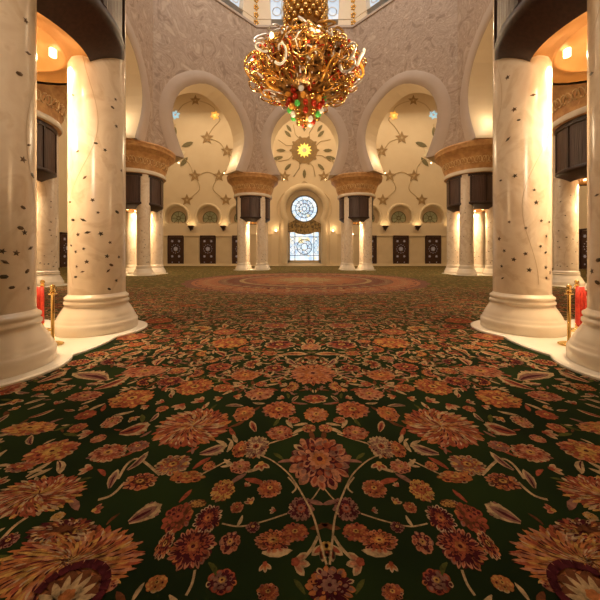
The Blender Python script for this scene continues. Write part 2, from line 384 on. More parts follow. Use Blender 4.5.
# left half, mirrored
place('flower', 279, 412, 36, 18, n=14, cols=R2, edge='salmon', ground='rust')
place('flower', 280, 435.5, 28, 15, n=12, cols=R1, edge='rust')
place('flower', 256, 450, 28, 24, n=16, cols=['mauve', 'tan'], edge='tan', ground='mauve', core='rust')
place('flower', 241, 452, 18, 18, n=10, cols=['rust', 'orange'], edge='orange', ground='rust')
place('flower', 244, 416, 22, 16, n=10, cols=['rust', 'orange'], edge='salmon')
place('feather', 193, 431, 78, 42, n=34, cols=['rust', 'salmon', 'orange', 'tan', 'salmon'])
place('flower', 195, 389, 38, 17, n=14, cols=R3, edge='orange', ground='rust')
place('flower', 132, 401, 44, 20, n=14, cols=R3, edge='orange', ground='rust')
place('flower', 260, 396, 30, 13, n=10, cols=R1, edge='salmon')
place('flower', 270, 492, 26, 20, n=12, cols=R2, edge='salmon', ground='rust')
place('flower', 301, 513, 27, 26, n=14, cols=['mauve', 'maroon'], edge='mauve', ground='maroon', core='mauve')
place('flower', 295, 536, 28, 20, n=12, cols=['orange', 'rust'], edge='rust', ground='rust')
place('flower', 273, 545, 38, 24, n=14, cols=['rust', 'brown', 'orange'], edge='salmon', ground='maroon')
place('flower', 253, 531, 15, 12, n=8, cols=['mauve', 'maroon'], edge='mauve')
place('bud', 265, 571, 16, 15, a=-1.4, col='orange', edge='cream'); place('flower', 268, 597, 24, 20, n=9, cols=R2, edge='salmon')
place('bud', 250, 505, 12, 12, a=2.2, col='rust'); place('bud', 247, 488, 8, 8, a=1, col='salmon'); place('bud', 273, 514, 10, 8, a=3, col='mauve')
place('flower', 223, 494, 24, 24, n=13, cols=['gold', 'rust'], edge='gold', ground='rust', core='orange')
place('flower', 237, 511, 14, 12, n=8, cols=R2, edge='salmon')
place('flower', 193, 553, 46, 46, n=19, cols=['maroon', 'rust'], edge='salmon', rings=2, ground='maroon', core='orange')
place('flower', 178, 522, 30, 32, n=10, cols=['rust', 'brown'], edge='rust', ground='brown', core='rust')
place('flower', 208, 523, 28, 30, n=13, cols=['maroon', 'rust'], edge='cream', rings=1, ground='maroon', core='orange')
place('flower', 165, 549, 16, 32, n=10, cols=['orange', 'maroon'], edge='tan', ground='rust')
place('flower', 197, 507, 20, 9, n=7, cols=['brown', 'gold'], edge='brown')
place('flower', 230, 547, 22, 24, n=8, cols=['rust', 'maroon', 'salmon'], edge='salmon', ground='maroon')
place('flower', 222, 586, 30, 28, n=7, cols=['maroon', 'mauve'], edge='rust', ground='maroon')
place('flower', 157, 588, 22, 20, n=7, cols=['gold', 'orange'], edge='orange', core='gold')
place('leaf', 146, 517, 34, 22, a=.75, col='mauve', bend=0)
place('feather', 68, 572, 152, 88, n=44, cols=['orange', 'rust', 'orange', 'gold', 'salmon'], rings=6, ground='orange')
place('feather', 62, 536, 72, 30, n=24, cols=['mauve', 'rust', 'maroon', 'tan'], rings=3, ground='brown')
place('feather', 38, 500, 92, 46, n=36, cols=['rust', 'rust', 'salmon', 'gold', 'tan'], rings=5)
place('flower', 58, 520, 14, 10, n=7, cols=['tan', 'gold'], edge='tan'); place('bud', 97, 513, 16, 12, a=.5, col='rust', edge='salmon')
place('flower', 52, 455, 50, 26, n=14, cols=['orange', 'rust', 'gold'], edge='salmon', ground='rust')
place('flower', 108, 456, 38, 20, n=12, cols=['rust', 'salmon'], edge='tan', ground='rust')
place('leaf', 135, 433, 26, 18, a=.4, col='rust'); place('flower', 138, 449, 22, 12, n=9, cols=['rust', 'mauve'], edge='salmon')
place('flower', 173, 468, 36, 22, n=12, cols=['rust', 'gold', 'mauve'], edge='tan', ground='mauve')
place('leaf', 214, 454, 30, 12, a=.3, col='mauve'); place('flower', 209, 469, 13, 10, n=7, cols=['rust', 'orange'], edge='salmon')
place('flower', 187, 480, 36, 13, n=8, cols=['gold', 'orange'], edge='orange', ground='rust')
place('flower', 140, 485, 34, 18, n=10, cols=['rust', 'orange', 'brown'], edge='salmon', ground='maroon')
place('flower', 240, 470, 22, 14, n=9, cols=R1, edge='salmon'); place('flower', 85, 398, 34, 11, n=12, cols=R1, edge='salmon')
place('flower', 86, 417, 20, 10, n=9, cols=['rust', 'rust'], edge='rust'); place('flower', 30, 431, 54, 15, n=14, cols=['orange', 'rust', 'gold'], edge='salmon')
place('flower', 112, 424, 18, 14, n=9, cols=R1, edge='tan'); place('flower', 230, 344, 38, 11, n=14, cols=R3, edge='orange', ground='orange')
place('flower', 145, 373, 44, 12, n=14, cols=R1, edge='salmon'); place('flower', 245, 377, 30, 11, n=10, cols=['rust', 'orange'], edge='salmon')
place('flower', 20, 470, 30, 12, n=10, cols=['mauve', 'rust'], edge='tan'); place('flower', 8, 545, 20, 18, n=9, cols=['mauve', 'maroon'], edge='mauve')
place('flower', 108, 590, 20, 16, n=8, cols=['rust', 'salmon'], edge='salmon')
# scroll of wine red round a pale crest in the great corner medallion
sx, sy = floor_pt(70, 598)
arc = [(sx+.15*cos(a), sy+.125*sin(a)) for a in [i*PI/9-.3 for i in range(11)]]
for i in range(10):
    strip(arc[i:i+2], .042, 'maroon', ZB+.009)
blob(sx, sy, .12, .09, 9, .3, ZB+.0095, 'brown')
for i in range(7): tear(sx, sy-.06, .35+i*.41, .14, .035, ZB+.0100, 'tan')
blob(sx, sy-.02, .035, .03, 6, .2, ZB+.0106, 'orange')
def V(*pp): return [floor_pt(*p) for p in pp]
strip(V((326.5, 570), (320, 545), (313, 520), (302, 498), (289, 478), (272, 464), (258, 458)), .012, 'tan', ZB+.0065)
strip(V((318, 540), (312, 552), (304, 562)), .017, 'tan'); strip(V((320, 491), (314, 500), (308, 507)), .009)
strip(V((287, 517), (263, 525), (240, 530), (222, 527)), .010); strip(V((195, 574), (192, 588), (186, 600)), .013)
strip(V((288, 480), (296, 490), (292, 496)), .012); strip(V((266, 468), (248, 474), (238, 468), (243, 462)), .03, 'tan')
strip(V((160, 478), (140, 462), (128, 466), (118, 482)), .02); strip(V((200, 478), (215, 470), (230, 462)), .014)
strip(V((125, 485), (112, 498), (98, 503)), .02); strip(V((262, 448), (285, 441), (298, 436)), .016)
strip(V((0, 545), (14, 530), (28, 520)), .02); strip(V((4, 566), (30, 556), (60, 542)), .022, 'mauve')
def free(x, y, r):
    for X, Y, a, b in OCC:
        if ((abs(x)-abs(X))/(a+r))**2+((y-Y)/(b+r))**2 < 1: return False
    return True
SL = (5.58, 5.09)
def onslab(x, y): return math.hypot(abs(x)-SL[0], y-SL[1]) < 2.1
for (rr, num, tries) in (((.26, .36), 60, 900), ((.12, .2), 520, 7000), ((.06, .11), 1300, 14000)):
    c = 0
    for _ in range(tries):
        y = 1.3+13.4*rnd.random()**.8; x = -rnd.random()*(y*1.12+.4); r = rnd.uniform(*rr)
        if y < 3.4 and rr[0] > .1: continue
        if x > -r and x < -.04: continue
        if onslab(x, y) or not free(x, y, r*.95): continue
        OCC.append((x, y, r, r)); c += 1
        t = rnd.random()
        cols = rnd.choice([R1, R2, R3, ['rust', 'maroon'], ['salmon', 'orange'], ['mauve', 'rust']])
        if rr[0] >= .3: (feather(x, y, r*1.2, r*.85, ['rust', 'salmon', 'orange', 'tan'], n=22, rings=3) if t < .5 else flower(x, y, r*1.15, r*.85, 14, cols, rnd.choice(['salmon', 'tan', 'orange']), ground='rust'))
        elif rr[0] > .1: (flower(x, y, r, r*.85, rnd.randint(8, 13), cols, rnd.choice(['salmon', 'tan', 'orange', 'tan']), ground=rnd.choice(['rust', 'maroon'])) if t < .38 else palmette(x, y, r, r, cols+['maroon'], rnd.choice(['salmon', 'tan', 'orange', 'mauve']), rnd.uniform(0, 6.28)) if t < .72 else leaf(x, y, r*2.1, r*.9, rnd.uniform(0, PI), rnd.choice(['rust', 'mauve', 'salmon', 'orange']), bend=rnd.uniform(-.4, .4)))
        else:
            if t < .45: bud(x, y, r*.8, rnd.uniform(0, 6.28), rnd.choice(['rust', 'salmon', 'orange', 'mauve']))
            elif t < .75: leaf(x, y, r*2, r*.7, rnd.uniform(0, 6.28), rnd.choice(['rust', 'tan', 'mauve']), serr=False, bend=rnd.uniform(-.5, .5))
            else: flower(x, y, r, r, 7, cols, 'salmon', rings=1)
        if c >= num: break
for _ in range(20000):
    y = 1.3+13.4*rnd.random()**.9; x = -rnd.random()*(y*1.12+.4)
    if onslab(x, y) or (y < 3.4 and rnd.random() < .85) or not free(x, y, .008) or (y < 3 and rnd.random() < .5): continue
    sprig(x, y, rnd.uniform(.07, .17), rnd.uniform(0, 6.28), rnd.choice(['tan', 'tan', 'mauve', 'olive', 'tan', 'brown', 'rust']))
# the great round medallion under the dome, woven into the same carpet
zb = .0215
def ringpoly(r0, r1, z, col, n=96, sc=0, ns=16):
    vs = []
    for i in range(n):
        a = 2*PI*i/n; k = 1+sc*abs(sin(a*ns/2))
        vs += [(r0*cos(a), CY+r0*sin(a), z), (r1*k*cos(a), CY+r1*k*sin(a), z)]
    cp.add(vs, [(2*i, 2*i+1, (2*i+3) % (2*n), (2*i+2) % (2*n)) for i in range(n)], IDX[col])
ringpoly(.01, 7.45, zb, 'mauve', sc=.03, ns=24); ringpoly(6.9, 7.1, zb+.001, 'salmon'); ringpoly(5.6, 6.7, zb+.001, 'salmon', sc=.03, ns=32)
ringpoly(4.0, 4.3, zb+.001, 'tan'); ringpoly(.01, 3.2, zb+.001, 'salmon', sc=.1, ns=16); ringpoly(.01, 1.6, zb+.002, 'tan', sc=.15, ns=12)
for rr, n, l, wd, c in ((6.3, 48, .6, .3, 'tan'), (5.2, 40, .9, .4, 'tan'), (4.9, 40, .6, .3, 'rust'), (3.6, 24, .9, .5, 'salmon'), (2.2, 16, 1.2, .4, 'tan')):
    for i in range(n):
        a = 2*PI*i/n
        vs = [(rr*cos(a)+u*cos(a)-v*sin(a), CY+rr*sin(a)+u*sin(a)+v*cos(a), zb+.003) for u, v in ((-l/2, 0), (0, -wd/2), (l/2, 0), (0, wd/2))]
        cp.poly(vs, IDX[c])
carpet = cp.build('carpet', CM)
tag(carpet, 'dark green wall-to-wall carpet woven with rust, orange and tan flowers', 'carpet')

# ------------------------------------------------------------------ clusters of columns
OFFC = 1.08
CL = {'foreground': (5.58, 5.09), 'second': (14.95, 14.4), 'third': (14.4, 25.0), 'far': (6.03, 33.9)}
HR = .505
BASEP = [(0, 0), (.72, 0), (.74, .03), (.74, .20), (.72, .23), (.70, .25), (.70, .28), (.68, .30), (.67, .34), (.64, .40), (.60, .47), (.565, .53), (.55, .57), (.575, .59), (.575, .63), (.55, .65), (.545, .67), (.565, .69), (.565, .725), (.54, .745), (.52, .76), (HR, .79), (0, .79)]
def cyl_hit(px, py, cx, cy):
    d = Vector(((px-VX)/F, 1, (HY-py)/F)); o = Vector((CX, 0, EYE))
    a = d.x**2+d.y**2; b = 2*((o.x-cx)*d.x+(o.y-cy)*d.y); c = (o.x-cx)**2+(o.y-cy)**2-HR**2
    D = b*b-4*a*c
    if D < 0: return None
    t = (-b-math.sqrt(D))/(2*a); p = o+d*t
    return math.atan2(p.y-cy, p.x-cx), p.z
def dot(mb, a0, z0, r, th, kind, m=0):
    n = {0: 4, 1: 10, 2: 6}[kind]; pts = []
    for i in range(n):
        g = 2*PI*i/n
        if kind == 0: u, v = r*cos(g)*1.25, r*sin(g)*.5
        elif kind == 1: q = r*(1 if i % 2 else .45); u, v = q*cos(g), q*sin(g)
        else: u, v = r*cos(g), r*sin(g)*.6
        u, v = u*cos(th)-v*sin(th), u*sin(th)+v*cos(th)
        a = a0+u/HR; R = HR+.004
        pts.append((R*cos(a), R*sin(a), z0+v))
    mb.add([(0, 0, 0)]+pts, [], m); c = len(mb.v)-len(pts)-1
    mb.v[c] = ((HR+.008)*cos(a0), (HR+.008)*sin(a0), z0)
    for i in range(n): mb.f.append((c, c+1+i, c+1+(i+1) % n)); mb.m.append(m); mb.sm.append(False)
def helix(mb, a0, z0, a1, z1, amp, w_, m=0):
    vs = []; n = 36; ph = rnd.random()*6
    for i in range(n+1):
        t = i/n; a = a0+(a1-a0)*t+amp*sin(t*PI*3+ph); z = z0+(z1-z0)*t
        for s in (-1, 1): vs.append(((HR+.003)*cos(a+s*w_/HR/2), (HR+.003)*sin(a+s*w_/HR/2), z))
    mb.add(vs, [(2*i, 2*i+1, 2*i+3, 2*i+2) for i in range(n)], m)
DOTS = {('l', 0): [(92,38),(130,102),(92,230),(82,312),(98,330),(122,392),(65,412),(10,405),(20,448),(108,485),(15,507),(47,550),(113,553),(103,-517),(113,-387),(77,-305),(115,-20)],
        ('l', 1): [(339,110),(310,5),(420,0),(485,82),(370,200),(280,208),(392,250),(468,248),(292,280),(333,280),(312,338),(350,330),(403,335),(440,370),(285,382),(335,395),(303,407),(428,425),(475,428),(347,447),(307,466),(330,487),(445,460),(433,483),(303,508),(465,522),(437,556),(462,-202),(450,-170),(465,-95),(383,-27),(292,-220)],
        ('r', 1): [(1800+x, y) for x, y in [(203,122),(260,103),(337,160),(345,210),(237,288),(303,312),(365,283),(397,288),(197,355),(385,345),(217,403),(255,438),(302,415),(362,385),(382,410),(207,465),(317,480),(383,470),(400,490),(210,513),(385,512),(230,-290),(333,-220),(257,-162),(275,-120),(232,-43)]],
        ('r', 0): [(1800+x, y) for x, y in [(595,440),(588,180),(565,-305),(590,530),(568,485)]]}
shaft_me = MB().lathe([(HR, .78), (HR, 8.2)], 48).mesh('shaft', M['marble'])
base_me = MB().lathe(BASEP, 48).mesh('base', M['base'])
def column(cx, cy, label, dots=None, group=None):
    t = thing('marble_column', label, 'column', (cx, cy, .04), 0, group)
    b0 = bpy.data.objects.new('base', base_me); COL.objects.link(b0); b0.parent = t
    sh = bpy.data.objects.new('shaft', shaft_me); COL.objects.link(sh); sh.parent = t
    mb = MB(); seen = []
    if dots:
        for x, y in dots:
            h = cyl_hit(x/4, 150+y/4, cx, cy)
            if h: seen.append(h); dot(mb, h[0], h[1]-.04, rnd.uniform(.034, .055), rnd.uniform(-.6, .9), rnd.choice((0, 1, 1, 2)))
        toward = math.atan2(-cy, CX-cx)
    for _ in range(46):
        a = rnd.uniform(0, 2*PI); z = 1.0+5.5*rnd.random()**1.8
        if dots:
            dd = (a-toward+PI) % (2*PI)-PI
            if abs(dd) < 1.5: continue
        dot(mb, a, z, rnd.uniform(.032, .055), rnd.uniform(-.6, .9), rnd.choice((0, 1, 1, 2)))
    mb.build('flower_inlay', M['inlay'], sh)['label'] = 'dark stone flower and leaf inlay'
    mv = MB()
    for k in range(3): helix(mv, k*2.1, 1.0, k*2.1+1.2, 6.5, .45, .012)
    mv.build('vine_inlay', M['vine'], sh)
    return t
def gold_relief():
    mb = MB()
    for i in range(28):
        a = 2*PI*i/28
        for s in (0, 1):
            pts = []
            for k in range(9):
                g = k/8*PI*1.7; rr = .20*(1-k/12)
                du = rr*cos(g)*(1 if s else -1)+(.0); dz = rr*sin(g)
                R = 2.27+(dz)*.5; aa = a+du/R+(.06 if s else -.06)
                pts.append((R*cos(aa), R*sin(aa), 9.15+dz*1.9))
            mb.tube(pts, .035, 4)
    return mb
head = {}
ringp = [(1.5, 5.5), (2.02, 5.86), (2.10, 5.92), (2.10, 6.05), (2.07, 6.10), (2.07, 8.3), (2.12, 8.35), (2.12, 8.6), (1.3, 8.6)]
head['ring'] = MB().lathe([(1.40, 5.38), (1.90, 5.72), (1.97, 5.78), (1.97, 5.94), (1.93, 5.96)], 64).lathe([(1.99, 8.0), (1.99, 8.24)], 64)
for q in range(4):          # raised rails of the dark panels between the columns
    for s in (-.55, .55, 0):
        a = q*PI/2+s
        head['ring'].box((1.95*cos(a), 1.95*sin(a), 6.98), (.05, .09, 2.06), a)
head['panels'] = MB().lathe([(1.93, 5.96), (1.93, 8.0)], 64)
head['soffit'] = MB().lathe([(1.42, 5.44), (1.28, 5.48), (1.08, 5.48), (1.03, 5.43), (.97, 5.43), (.93, 5.58), (.0, 5.64)], 48)
head['capital'] = MB().lathe([(0, 8.22), (2.14, 8.22), (2.18, 8.28), (2.18, 8.52), (2.12, 8.56)], 64).lathe([(2.60, 9.85), (2.70, 9.9), (2.76, 10.02), (2.90, 10.08), (2.93, 10.14), (2.93, 10.36), (2.98, 10.4), (2.98, 10.54), (0, 10.54)], 64)
head['frieze'] = MB().lathe([(2.12, 8.56), (2.15, 8.75), (2.34, 9.4), (2.50, 9.72), (2.60, 9.85)], 64)
head['relief'] = gold_relief()
head['pend'] = MB().lathe([(0, 5.2), (.08, 5.26), (.05, 5.34), (.22, 5.5), (.25, 5.62)], 16)
HM = {'ring': ('timber_ring', M['wood']), 'panels': ('timber_panel', M['woodpanel']), 'soffit': ('soffit', M['soffit']), 'frieze': ('frieze', M['frieze']), 'capital': ('capital_rim', M['archi']), 'relief': ('gilded_scrollwork', M['vine2']), 'pend': ('pendant_boss', M['golddark'])}
HM['capital'] = ('capital_rim', M['frieze'])
head['band'] = MB().lathe([(2.17, 8.24), (2.20, 8.28), (2.20, 8.50), (2.17, 8.54)], 64); HM['band'] = ('marble_band', M['base'])
hmesh = {k: v.mesh(HM[k][0], HM[k][1]) for k, v in head.items()}
lampme = MB().lathe([(.0, 5.45), (.06, 5.45), (.06, 5.60)], 12).mesh('downlight', M['lampglow'])
def slabmesh():
    pts = []; n = 180
    for i in range(n):
        a = 2*PI*i/n; d = Vector((cos(a), sin(a))); r = 1.9
        for q in range(4):
            c = Vector((OFFC*(1 if q in (0, 3) else -1), OFFC*(1 if q < 2 else -1))); b = d.dot(c); D = b*b-(c.length_squared-.93**2)
            if D > 0: r = max(r, b+math.sqrt(D))
        pts.append((r*cos(a), r*sin(a)))
    mb = MB(); vs = [(x, y, 0) for x, y in pts]+[(x*1.0, y*1.0, .045) for x, y in pts]+[(x*.985, y*.985, .06) for x, y in pts]
    fs = [tuple(range(2*n, 3*n))]
    for i in range(n):
        j = (i+1) % n; fs += [(i, j, n+j, n+i), (n+i, n+j, 2*n+j, 2*n+i)]
    mb.add(vs, fs); return mb.mesh('plinth_slab', M['slab'])
slme = slabmesh()
SIDE = {-1: 'left', 1: 'right'}
POW = {'foreground': 520, 'second': 500, 'third': 520, 'far': 420}
WHICH = {'foreground': 'foreground cluster', 'second': 'second-nearest cluster', 'third': 'third-nearest cluster', 'far': 'far cluster beside the window'}
for cname, (cx, cy) in CL.items():
    for s in (-1, 1):
        X = s*cx; sd = SIDE[s]
        sl = bpy.data.objects.new('plinth_slab', slme); COL.objects.link(sl); sl.location = (X, cy, .0)
        tag(sl, f'white lobed marble floor slab under the {sd} {WHICH[cname]}', 'plinth', 'marble slabs under the column clusters')
        for i, (dx, dy) in enumerate(((-1, -1), (-1, 1), (1, -1), (1, 1))):      # dx=-1: hall side
            px, py = s*(cx+dx*OFFC), cy+dy*OFFC
            pos = ('front' if dy < 0 else 'back')+' '+('hall-side' if dx < 0 else 'outer')
            key = ('l' if s < 0 else 'r', i)
            column(px, py, f'inlaid marble column, {pos} one of the {sd} {WHICH[cname]}', DOTS.get(key) if (cname == 'foreground' and i < 2) else None, 'inlaid marble columns')
        t = thing('cluster_capital', f'gilded capital and dark timber ring, {sd} {WHICH[cname]}', 'capital', (X, cy, .04), 0, 'capitals of the column clusters')
        pp = {}
        for k, me in hmesh.items():
            o = bpy.data.objects.new(HM[k][0], me); COL.objects.link(o); o.parent = pp['frieze'] if k == 'relief' else pp['soffit'] if k == 'pend' else t; pp[k] = o
        for q in range(4):
            a = q*PI/2+PI/4
            o = bpy.data.objects.new('downlight', lampme); COL.objects.link(o); o.parent = t; o.location = (.80*cos(a), .80*sin(a), 0)
        P = POW[cname]
        lamp('cluster_lamp', (X, cy, 4.2), P*(.42 if cname == 'foreground' else .26), WARM, .12)
        spot('floor_downlight', (X, cy, 5.3), (0, 0, 0), P*2.8, WARM2, 1.05, .5, .08)
        for q in range(4):
            a = q*PI/2+PI/4
            spot('cluster_downlight', (X+.86*cos(a), cy+.86*sin(a), 5.40), (0, 0, 0), P*.42, WARM2, 2.5, .7, .05)

# ------------------------------------------------------------------ octagon walls with horseshoe arches
AP = 12.95; DEP = 2.2
OCT = [(10.58, 2.72), (10.8, 2.78), (11.2, 2.95), (11.7, 3.16), (12.3, 3.38), (12.9, 3.57), (13.6, 3.71), (14.3, 3.76), (15.0, 3.68), (15.8, 3.42), (16.5, 3.05), (17.1, 2.55), (17.6, 1.92), (18.0, 1.25), (18.25, .6), (18.32, 0)]
def arch_wall(name, ap, dep, z1, prof, mats, label, ang, centre, grow=0, band=0, z0=None):
    # local: u along the face, n outwards, z up
    d = Vector((sin(ang), cos(ang))); tu = Vector((cos(ang), -sin(ang)))
    h0 = ap*math.tan(PI/8); h1 = (ap+dep)*math.tan(PI/8)
    def P(u, n, z): return (centre[0]+d.x*(ap+n)+tu.x*u, centre[1]+d.y*(ap+n)+tu.y*u, z)
    mb = MB(); zs = [p[0] for p in prof]+[z1]; ws = [p[1] for p in prof]+[0]
    for (n, hh, m) in ((0, h0, 0), (dep, h1, 1)):
        for i in range(len(zs)-1):
            for s in (-1, 1): mb.add([P(s*ws[i], n, zs[i]), P(s*hh, n, zs[i]), P(s*hh, n, zs[i+1]), P(s*ws[i+1], n, zs[i+1])], [(0,1,2,3)], m)
    for i in range(len(prof)-1):
        for s in (-1, 1): mb.add([P(s*ws[i], 0, zs[i]), P(s*ws[i], dep, zs[i]), P(s*ws[i+1], dep, zs[i+1]), P(s*ws[i+1], 0, zs[i+1])], [(0,1,2,3)], 1, True)
    for s in (-1, 1):
        mb.add([P(s*ws[0], 0, zs[0]), P(s*h0, 0, zs[0]), P(s*h1, dep, zs[0]), P(s*ws[0], dep, zs[0])], [(0,1,2,3)], 1)
        mb.add([P(s*h0, 0, zs[0]), P(s*h1, dep, zs[0]), P(s*h1, dep, z1), P(s*h0, 0, z1)], [(0,1,2,3)], 1)
    mb.add([P(-h0, 0, z1), P(h0, 0, z1), P(h1, dep, z1), P(-h1, dep, z1)], [(0,1,2,3)], 1)
    o = mb.build(name, mats); struct(o, label)
    if band:
        ab = MB(); A = []; 
        pr = [(-w_, z) for z, w_ in prof]+[(w_, z) for z, w_ in prof[::-1][1:]]
        n = len(pr); out = []
        for i, (u, z) in enumerate(pr):
            p = pr[max(i-1, 0)]; q = pr[min(i+1, n-1)]; tx, tz = q[0]-p[0], q[1]-p[1]; l = math.hypot(tx, tz)
            b_ = band
            ou, oz = u-tz/l*b_, z+tx/l*b_
            if u < 0: ou = max(ou, -h0+.02)
            if u > 0: ou = min(ou, h0-.02)
            if i in (0, n-1): oz = z
            out.append((ou, max(oz, prof[0][0])))
        vs = []
        for (u, z), (ou, oz) in zip(pr, out): vs += [P(u, .0, z), P(u, -.07, z), P(u+(ou-u)*.5, -.09, z+(oz-z)*.5), P(u+(ou-u)*.9, -.06, z+(oz-z)*.9), P(ou, -.02, oz)]
        ab.add(vs, [(5*i+k, 5*i+5+k, 5*i+6+k, 5*i+1+k) for i in range(n-1) for k in range(4)], 0, True)
        c = ab.build('archivolt', M['archi'], o); c['label'] = 'smooth stone band round the arch'
        for s in (-1, 1):                # uplights standing on the capitals wash the inside of the arch
            p = P(s*2.45, dep*.85, 10.56); MB().lathe([(0, 0), (.06, 0), (.07, .08), (.05, .10), (0, .08)], 12, p).build('uplight', M['lampglow'], o)
            p = P(s*2.5, dep*.6, 12.3); lamp('arch_uplight', p, 75, WARM2, .12)
    return o
WN = ['wall_dome_far', 'wall_dome_far_right', 'wall_dome_right', 'wall_dome_near_right', 'wall_dome_near', 'wall_dome_near_left', 'wall_dome_left', 'wall_dome_far_left']
WL = ['facing the camera above the central arch', 'diagonal one right of the central arch', 'at the right edge of the hall', 'near right diagonal', 'overhead nearest the camera', 'near left diagonal', 'at the left edge of the hall', 'diagonal one left of the central arch']
ZT = 27.2
for k in range(8):
    arch_wall(WN[k], AP, DEP, ZT, OCT, [M['relief'], M['cream']], 'carved stone wall with horseshoe arch, '+WL[k], k*PI/4, (0, CY), band=1.15)
# cornice and drum with windows
WP = [(ZT+.01, 3.7), (ZT+3, 3.95), (ZT+6, 3.9), (ZT+7.5, 3.3), (ZT+8.6, 2.0), (ZT+9.2, 0)]
for k in range(8):
    o = arch_wall('wall_drum', AP+.25, 1.2, 38.5, WP, [M['cream'], M['cream']], 'cream drum wall with tall arched window, '+WL[k], k*PI/4, (0, CY), band=0)
    ang = k*PI/4; d = Vector((sin(ang), cos(ang))); tu = Vector((cos(ang), -sin(ang)))
    def P(u, n, z): return (d.x*(AP+.25+n)+tu.x*u, CY+d.y*(AP+.25+n)+tu.y*u, z)
    wt = bpy.data.objects.new(f'window_{k+2}', None); COL.objects.link(wt); struct(wt, 'tall arched drum window, '+WL[k])
    g = MB(); pr = [(-w_, z) for z, w_ in WP]+[(w_, z) for z, w_ in WP[::-1][1:]]
    g.poly([P(u, .9, z) for u, z in pr]); g.build('pane', M['drumglass'], wt)
    tr = MB()
    for u in (-2.6, -1.3, 0, 1.3, 2.6): tr.tube([P(u, .82, ZT), P(u, .82, ZT+8.2-abs(u)*.6)], .09, 4)
    for j in range(5):
        z = ZT+.9+j*1.6
        for u in (-3.2, -1.95, -.65, .65, 1.95, 3.2): tr.tube([P(u+.5*cos(a), .82, z+.5*sin(a)) for a in [i*PI/5 for i in range(10)]], .06, 4, closed=True)
    tr.build('window_tracery', M['white'], wt)
    # gilded relief strip on the pier between windows
    a = ang+PI/8; R = (AP+.2)/cos(PI/8); st = MB()
    for j in range(12):
        z = ZT+.5+j*.85; c = (R*sin(a), CY+R*cos(a), z)
        for b_ in (0, 1.26, 2.5, 3.8, 5.0): st.ball((c[0]+.22*cos(b_)*cos(a), c[1]-.22*cos(b_)*sin(a), z+.22*sin(b_)), .15, 6)
    so = st.build('gilded_strip', M['gold'], o)
ms = MB()
for i in range(8):
    a0 = i*PI/4+PI/8; a1 = a0+PI/4; 
    r0 = (AP-.12)/cos(PI/8); r1 = (AP+1.3)/cos(PI/8)
    q = [(r*sin(a), CY+r*cos(a), z) for a in (a0, a1) for r, z in ((r0, ZT-.25), (r0, ZT), (r1, ZT), (r1, ZT-.25))]
    ms.add(q, [(0,1,5,4), (1,2,6,5), (3,0,4,7)])
struct(ms.build('trim_1', M['archi']), 'stone ledge below the drum windows')
dome = MB().lathe([(15.3*cos(t), 38.4+13*sin(t)) for t in [i*PI/2/14 for i in range(15)]], 48, (0, CY, 0))
struct(dome.build('ceiling_dome', M['cream']), 'great cream dome over the hall')

# ------------------------------------------------------------------ outer room
def wallbox(name, c, d, label, m='cream'): return struct(MB().box(c, d).build(name, M[m]), label)
wallbox('wall_left', (-SX-.5, (BY+FY)/2, HT/2), (1, BY-FY+4, HT), 'cream wall of the left side bay')
wallbox('wall_right', (SX+.5, (BY+FY)/2, HT/2), (1, BY-FY+4, HT), 'cream wall of the right side bay')
wallbox('wall_near', (0, FY-.5, HT/2), (2*SX+2, 1, HT), 'cream wall behind the camera')
# flat ceiling with an octagonal hole under the drum
cb = MB(); oc = [((AP+.2)/cos(PI/8)*sin(PI/8+i*PI/4), CY+(AP+.2)/cos(PI/8)*cos(PI/8+i*PI/4)) for i in range(8)]
def outer(x, y):
    dx, dy = x, y-CY; t = min(SX/abs(dx), ((BY+1-CY)/dy if dy > 0 else (FY-CY)/dy)); return (dx*t, CY+dy*t)
sq = [outer(*p) for p in oc]; cor = {0: (SX, BY+1), 2: (SX, FY), 4: (-SX, FY), 6: (-SX, BY+1)}
for i in range(8):
    j = (i+1) % 8
    pts = [oc[i], sq[i]]
    if i in cor: pts.append(cor[i])
    pts += [sq[j], oc[j]]
    cb.poly([(x, y, HT-.9) for x, y in pts])
struct(cb.build('ceiling', M['cream']), 'cream ceiling of the aisles')

